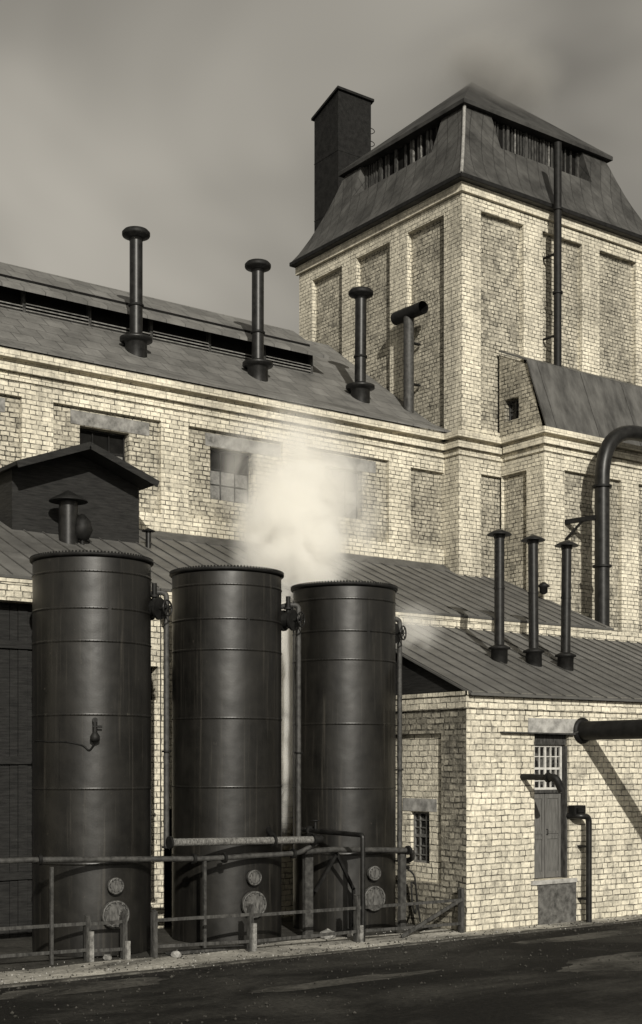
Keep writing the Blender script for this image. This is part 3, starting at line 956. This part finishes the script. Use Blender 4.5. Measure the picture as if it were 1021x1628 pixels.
while u < 40:
    w.prism([(u, 28.045, 13.68), (u + .03, 28.045, 13.68), (u + .03, 28.885, 15.88), (u, 28.885, 15.88)], (0, -.012, .004), 1); u += 1.9
w.build('roof', [M['patina'], M['seam']], W)
# wall duct
D = thing('wall_duct', 'fat black duct climbing the annex wall and bending away at right', 'duct', (30.47, 27.3, 7.2))
w = MB(); w.tube(fillet([(30.47, 27.3, 7.2), (30.47, 27.3, 13.75), (38.0, 27.25, 13.9), (38.0, 28.4, 13.9)], 1.6, 12), .225, 26); w.build('pipe', M['iron'], D)
for z in (9.55, 11.95):
    w = MB(); w.ring((30.47, 27.3, z), (0, 0, 1), .29, .06, 26); w.build('flange', M['iron_matt'], D)
w = MB(); w.bar((29.98, vW + .1, 10.98), (30.3, 27.35, 11.02), .1, .14); w.bar((29.98, vW + .1, 10.45), (30.15, 27.8, 10.95), .06, .06); w.build('bracket', M['iron_matt'], D)
t = thing('corner_lamp', 'small black fitting with a cap on the annex corner above the lean-to roof', 'fitting', (28.7, 28.0, 8.6))
w = MB(); w.lathe((28.72, 28.02, 8.65), [(.05, 0), (.12, .05), (.12, .2), (.2, .24), (.05, .36), (0, .36)], 16); w.build('hood', M['iron_matt'], t)
w = MB(); w.bar((28.72, 28.02, 8.9), (28.97, 28.25, 8.9), .03, .03); w.build('arm', M['iron_matt'], t)

# ------------------------------------------------------------------ the three tanks
RT = 1.14
RINGS = (7.24, 6.55, 5.93, 4.55, 3.16, 1.75)
def make_tank(loc, label, h):
    t = thing('storage_tank', label, 'tank', loc, 'black riveted tanks in a row')
    x, y, _ = loc
    w = MB(); w.lathe(loc, [(RT, 0), (RT, h)], 96, 0, 'z', True, False)
    w.lathe(loc, [(RT - .03, h - .9), (RT - .03, h)], 96, 0, 'z', True, False); w.lathe(loc, [(RT - .02, h - .85), (0, h - .85)], 48)
    w.build('shell', M['tank'], t)
    w = MB(); w.lathe(loc, [(RT - .04, h - .02), (RT + .012, h - .07), (RT + .055, h - .03), (RT + .055, h + .01), (RT - .04, h + .01)], 96)
    for i in range(110):
        a = 2 * math.pi * i / 110
        cx, cy = x + (RT + .035) * math.cos(a), y + (RT + .035) * math.sin(a)
        w.box(cx - .013, cx + .013, cy - .013, cy + .013, h + .011, h + .04)
    w.build('rim', M['iron_matt'], t)
    for z in RINGS:
        b = MB(); b.lathe(loc, [(RT + .001, z - .05), (RT + .005, z - .048), (RT + .005, z - .002), (RT + .001, z + .004)], 96, 0, 'z', True, False)
        for i in range(100):
            a = 2 * math.pi * i / 100
            d = Vector((math.cos(a), math.sin(a), 0)); s = Vector((-d.y, d.x, 0))
            c = Vector((x, y, z - .022)) + d * (RT + .005)
            q = [c + s * p + Vector((0, 0, r)) for p, r in ((-.012, 0), (0, -.012), (.012, 0), (0, .012))]
            b.add(q + [c + d * .013], [(0, 1, 4), (1, 2, 4), (2, 3, 4), (3, 0, 4)])
        b.build('riveted_seam', M['tank'], t)
    for az, z0, z1 in ((-60, 4.55, 5.93), (-150, 3.16, 4.55), (-100, 5.93, 7.24), (-35, 1.75, 3.16)):
        b = MB(); d = Vector((math.cos(R(az)), math.sin(R(az)), 0)); s = Vector((-d.y, d.x, 0))
        c = Vector((x, y, 0)) + d * (RT - .004)
        b.prism([c - s * .035 + Vector((0, 0, z0 + .005)), c + s * .035 + Vector((0, 0, z0 + .005)), c + s * .035 + Vector((0, 0, z1 - .055)), c - s * .035 + Vector((0, 0, z1 - .055))], d * .009)
        b.build('plate_lap', M['tank'], t)
    def disc(az, z, r, nm, mat):
        d = Vector((math.cos(R(az)), math.sin(R(az)), 0))
        c = Vector((x, y, z)) + d * (RT + .09)
        b = MB(); b.tube([c - d * .2, c - d * .02], r * .8, 28); b.tube([c - d * .03, c + d * .03], r, 28); b.tube([c + d * .03, c + d * .055], r * .72, 24)
        b.torus(c + d * .035, d, r * .93, .022, 28)
        for i in range(12):
            a = 2 * math.pi * i / 12
            s = Vector((-d.y, d.x, 0))
            p = c + s * r * .85 * math.cos(a) + Vector((0, 0, r * .85 * math.sin(a)))
            b.tube([p + d * .02, p + d * .065], .018, 6)
        b.build(nm, mat, t)
    disc(-96, .78, .27, 'manhole', M['scale'])
    disc(-96, 1.32, .15, 'sight_glass', M['scale'])
    return t
tk = make_tank((11.74, 23.6, 0), 'nearest and widest black riveted tank, leftmost of the three', 7.55)
copy_thing(tk, (14.84, 23.6, 0), 'middle black riveted tank between the other two tanks')
copy_thing(tk, (17.92, 23.6, -.06), 'black riveted tank beside the white house, rightmost of the three')
# pump tap on the first tank's shell with its cable
def on_tank(az, z, off=0, c=(11.74, 23.6)):
    return (c[0] + (RT + off) * math.cos(R(az)), c[1] + (RT + off) * math.sin(R(az)), z)
w = MB()
w.tube([on_tank(-114, 4.42, .0), on_tank(-114, 4.42, .14)], .05, 12); w.tube([on_tank(-114, 4.0, .1), on_tank(-114, 4.45, .1)], .045, 12)
w.lathe(on_tank(-114, 4.0, .12), [(.02, 0), (.09, .04), (.09, .12), (.04, .2)], 14); w.tube([on_tank(-116, 4.3, .12), on_tank(-108, 4.3, .14)], .02, 8)
w.tube(fillet([on_tank(-114, 4.0, .1), on_tank(-119, 3.84, .04), on_tank(-124, 3.95, .03), on_tank(-140, 4.02, .025), on_tank(-160, 4.02, .025), on_tank(-185, 4.05, .025)], .1), .014, 6)
w.build('sampling_tap', M['iron_matt'], tk)

# standpipes with valves at the side of each tank
def standpipe(u, v, z0, zt, tank, lab):
    t = thing('standpipe', lab, 'pipe', (u, v, z0), 'upright pipes beside the tanks')
    tx, ty = tank
    w = MB()
    top = fillet([(u, v, z0), (u, v, zt), (u - .16, v + .05, zt + .03), (u - .3, v + .22, zt - .02)], .16)
    w.tube(top, .055, 16); w.build('pipe', M['rust'], t)
    for z in (z0 + .02, z0 + (zt - z0) * .38, zt - .25):
        w = MB(); w.ring((u, v, z), (0, 0, 1), .09, .035); w.build('flange', M['iron_matt'], t)
    w = MB(); w.tube([(u - .13, v, z0 - .2), (u - .13, v, zt + .1)], .012, 6); w.build('rod', M['iron'], t)
    w = MB()
    c = Vector((u - .28, v - .02, zt - .32))
    w.tube([c + Vector((-.15, .3, 0)), c + Vector((.05, -.1, 0))], .17, 20); w.ring(c + Vector((.05, -.1, 0)), (.45, -.9, 0), .22, .05)
    w.ring(c + Vector((-.05, .1, 0)), (.45, -.9, 0), .22, .05); w.tube([c + Vector((0, 0, .1)), c + Vector((0, 0, .5))], .05, 12)
    w.tube([c + Vector((.03, -.08, 0)), c + Vector((.12, -.3, 0))], .03, 10); w.ring(c + Vector((0, 0, .25)), (0, 0, 1), .1, .04)
    vb = w.build('valve', M['iron_matt'], t)
    w = MB(); hc = c + Vector((.12, -.3, 0)); w.torus(hc, (.45, -.9, 0), .15, .017)
    for a in range(3):
        s = Vector((.9, .45, 0)) * math.cos(a * math.pi / 3) + Vector((0, 0, 1)) * math.sin(a * math.pi / 3)
        w.tube([hc - s * .15, hc + s * .15], .012, 6)
    hw = w.build('handwheel', M['iron'], t); hw.parent = vb; hw.location = (0, 0, 0)
    return t
standpipe(13.0, 22.9, 1.95, 6.95, (11.74, 23.6), 'upright rusty pipe with a valve between the left and middle tanks')
standpipe(16.18, 22.9, 1.95, 6.93, (14.84, 23.6), 'upright rusty pipe with a valve between the middle and right tanks')
standpipe(18.98, 22.95, 1.42, 6.82, (17.92, 23.6), 'upright rusty pipe with a valve by the white house wall')
t = thing('hose', 'thin hose looped on a tap hanging beside the right tank near the small window', 'hose', (19.1, 22.6, 0))
w = MB(); w.tube(fillet([(19.0, 22.75, 1.3), (19.12, 22.6, 1.15), (19.16, 22.55, .5), (19.05, 22.5, .25), (18.97, 22.5, .5), (18.98, 22.55, 1.0), (19.1, 22.55, .95), (19.2, 22.5, .1)], .12), .02, 8); w.build('tube', M['iron_matt'], t)
w = MB(); w.tube([(18.98, 22.85, 1.3), (19.02, 22.68, 1.3)], .045, 10); w.torus((19.0, 22.7, 1.4), (0, 0, 1), .06, .01, 14); w.build('tap', M['iron_matt'], t)
# low mains in front of the tanks
t = thing('lagged_pipe', 'pale lagged horizontal pipe crossing in front of the middle tank', 'pipe', (12.62, 22.1, 0))
w = MB(); w.tube([(12.62, 22.1, 2.11), (15.98, 22.1, 2.05)], .075, 16); w.build('pipe', M['lag'], t)
for x in (12.62, 15.0, 15.98):
    w = MB(); w.ring((x, 22.1, 2.11 - .018 * (x - 12.6)), (1, 0, 0), .12, .05); w.build('flange', M['iron_matt'], t)
w = MB(); w.tube(fillet([(15.98, 22.1, 2.05), (16.2, 22.1, 2.05), (16.25, 22.6, 2.1)], .1), .08); w.build('elbow', M['iron_matt'], t)
w = MB(); w.tube([(15.05, 22.1, 2.07), (15.2, 22.75, 2.4)], .06); w.build('branch', M['iron_matt'], t)
t = thing('low_main_pipe', 'long dark pipe on thin props running low past all three tanks', 'pipe', (9.9, 22.2, 0))
w = MB(); w.tube(fillet([(4, 22.2, 1.95), (9.97, 22.2, 1.89), (13.49, 22.2, 1.76), (15.7, 22.2, 1.78), (16.15, 22.2, 1.98)], .15), .052, 16)
w.tube(fillet([(15.9, 22.25, 1.80), (16.6, 22.25, 1.82), (18.75, 22.25, 1.72), (18.98, 22.5, 1.5), (18.98, 22.95, 1.42)], .15), .058, 16); w.build('pipe', M['rust'], t)
for x, z in ((10.0, 1.89), (13.2, 1.775), (13.9, 1.76), (15.55, 1.78), (18.6, 1.73)):
    w = MB(); w.ring((x, 22.2, z), (1, 0, 0), .1, .06); w.build('flange', M['iron_matt'], t)
for x in (10.24, 13.45):
    w = MB(); w.bar((x, 22.2, -.05), (x, 22.2, 1.75), .055, .055); w.build('prop', M['rust'], t)
w = MB(); w.bar((18.55, 22.35, -.05), (18.55, 22.35, 1.68), .16, .1); w.build('prop', M['rust'], t)
w = MB(); w.bar((16.1, 22.45, -.05), (16.1, 22.45, 1.75), .2, .1); w.build('prop', M['rust'], t)
t = thing('hydrant_pipe', 'tall black pipe bent like a gate in front of the right tank', 'pipe', (16.64, 21.29, 0))
w = MB(); w.tube(fillet([(16.64, 21.29, -.05), (16.64, 21.29, 2.16), (16.62, 23.4, 2.18)], .07), .052, 14); w.build('pipe', M['iron'], t)
w = MB(); w.ring((16.62, 23.1, 2.18), (0, 1, 0), .1, .05); w.tube([(16.62, 22.9, 2.18), (16.62, 22.9, 2.38)], .03, 8); w.torus((16.62, 22.9, 2.4), (0, 0, 1), .08, .012, 16); w.build('valve', M['iron_matt'], t)
t = thing('cross_brace', 'pair of crossed dark struts leaning in front of the right tank foot', 'brace', (16.3, 22.3, 0))
w = MB(); w.bar((16.2, 22.33, .95), (16.75, 22.33, 1.72), .06, .06); w.build('strut', M['iron_matt'], t)
w = MB(); w.bar((16.74, 22.33, 1.74), (17.2, 22.33, .95), .06, .06); w.bar((17.2, 22.33, .98), (17.22, 22.33, -.05), .06, .06); w.build('strut', M['iron_matt'], t)

# ------------------------------------------------------------------ fence
F = thing('yard_fence', 'low wooden rail fence along the tank yard beside the road', 'fence', (9, 22, 0))
fp = [(7.4, 22.75), (9.2, 22.45), (10.95, 22.2), (11.58, 21.98), (12.15, 21.86), (14.05, 21.5), (16.52, 21.33), (19.24, 21.2)]
for i, (x, y) in enumerate(fp):
    hgt = (.8, .85, .8, .87, .84, .87, .92, .92)[i]
    w = MB(); w.box(x - .045, x + .045, y - .055, y + .055, -.05, hgt)
    w.prism([(x - .045, y - .055, hgt), (x + .045, y - .055, hgt), (x + .045, y + .055, hgt + .03), (x - .045, y + .055, hgt + .03)], (0, 0, .01))
    po = w.build('post', M['wood'], F)
    if i in (2, 3, 5, 6):
        w = MB(); w.box(x - .005, x + .075, y - .118, y - .056, -.05, .34 + .1 * (i % 3)); q = w.build('stub', M['whitepost'], F); q['label'] = 'limewashed concrete stub'
for i in range(len(fp) - 1):
    if i == 3: continue
    (x0, y0), (x1, y1) = fp[i], fp[i + 1]
    for z in (.2, .69):
        w = MB(); w.bar((x0, y0 - .03, z + random.uniform(-.02, .02)), (x1, y1 - .03, z + random.uniform(-.02, .02)), .03, .06); w.build('rail', M['wood'], F)
w = MB(); w.bar((17.6, 21.22, .03), (19.2, 21.14, .72), .04, .07); w.build('brace', M['wood'], F)

# ------------------------------------------------------------------ loose things by the tanks
def lump(x, y, s, mat, label, cat='stone', fl=.7, seed=0):
    bm = bmesh.new()
    bmesh.ops.create_icosphere(bm, subdivisions=2, radius=s)
    for v in bm.verts:
        v.co *= 1 + .35 * mnoise.noise(v.co / s * 1.3 + Vector((seed, 0, 0)))
        v.co.z *= fl
    me = bpy.data.meshes.new('stone'); bm.to_mesh(me); bm.free()
    me.materials.append(mat)
    o = bpy.data.objects.new('stone', me); o.location = (x, y, s * fl * .6); C.objects.link(o)
    return tag(o, label, cat)
lump(16.35, 22.1, .17, M['whitepost'], 'pale rounded lump lying by the crossed struts at the right tank', seed=1)
lump(16.9, 22.0, .1, M['render'], 'small grey stone in front of the right tank', seed=2)
lump(18.1, 21.9, .09, M['cinder'], 'dark clinker lump between right tank and fence', seed=3)
lump(18.45, 21.85, .08, M['whitepost'], 'small pale stone near the fence brace', seed=4)
lump(11.3, 22.1, .09, M['whitepost'], 'pale stone by the left tank fence posts', seed=5)
lump(12.5, 21.65, .1, M['render'], 'grey stone below the fence between left and middle tanks', seed=6)
t = thing('plank', 'loose plank lying on the ground behind the fence before the middle tank', 'plank', (13.2, 22.0, .05))
w = MB(); w.bar((12.5, 21.95, .03), (14.3, 21.9, .03), .2, .05); w.build('board', M['wood'], t)

# grit and clinker on the yard, path and road
g = MB(); rg = random.Random(5)
for i in range(2600):
    x = rg.uniform(6, 27); 
    y = 20.4 + rg.gauss(0, .35) if i % 3 == 0 else (rg.uniform(20.4, 22.4) if i % 3 == 1 else rg.uniform(15, 20.4))
    if x > 19.2 and y > 21.1: continue
    r = rg.uniform(.006, .022) * (1.8 if rg.random() < .06 else 1)
    a = rg.uniform(0, 3)
    q = [(x + r * math.cos(a + k * 1.57) * rg.uniform(.7, 1.3), y + r * math.sin(a + k * 1.57) * rg.uniform(.7, 1.3), r * .3) for k in range(4)]
    g.add(q + [(x, y, r * rg.uniform(.8, 1.3)), (x, y, -.02)], [(0, 1, 4), (1, 2, 4), (2, 3, 4), (3, 0, 4), (1, 0, 5), (2, 1, 5), (3, 2, 5), (0, 3, 5)], 1 if y > 20.3 and rg.random() < .3 else 0)
tag(g.build('grit', [M['cinder'], M['render']]), 'loose grit and clinker strewn over the path and road edge', 'grit', None, 'stuff')

# ------------------------------------------------------------------ steam
def cloud(name, label, loc, scale, mat, rot=(0, 0, 0)):
    bm = bmesh.new()
    bmesh.ops.create_icosphere(bm, subdivisions=3, radius=1.0)
    me = bpy.data.meshes.new(name); bm.to_mesh(me); bm.free()
    me.materials.append(mat)
    o = bpy.data.objects.new(name, me)
    o.location = loc; o.scale = scale; o.rotation_euler = rot
    C.objects.link(o)
    return tag(o, label, 'steam', None, 'stuff')
cloud('steam', 'bright white steam rising behind the middle and right tanks', (18.75, 26.9, 8.9), (1.75, 1.3, 2.5), steam_mat('steam_thick', 7.5, .95, .32, .62, soft=1.0, base=.12))
cloud('steam', 'thin steam drifting up across the hall windows', (19.7, 27.6, 10.4), (3.0, 1.4, 2.6), steam_mat('steam_thin', 4.0, .85, .38, .70, soft=1.0, base=.06, offs=(4, 2, 1)), (0, R(32), 0))
cloud('steam', 'column of steam showing in the gap between the middle and right tanks', (17.2, 24.95, 4.9), (.55, .5, 3.3), steam_mat('steam_gap', 12, 1.1, .34, .56, soft=.7, base=.05, offs=(0, 0, 3)))
cloud('steam', 'faint steam wisp over the low roof right of the tanks', (19.9, 23.6, 6.75), (1.0, .7, .75), steam_mat('steam_wisp', 1.7, 1.4, .33, .62, soft=.9))
cloud('smoke', 'smoky haze trailing off the top of the tower roof', (31.1, 32.6, 26.7), (3.2, 2.3, 1.6), steam_mat('roof_smoke', 1.5, .6, .34, .64, (.5, .49, .47), soft=1.0, base=.2))
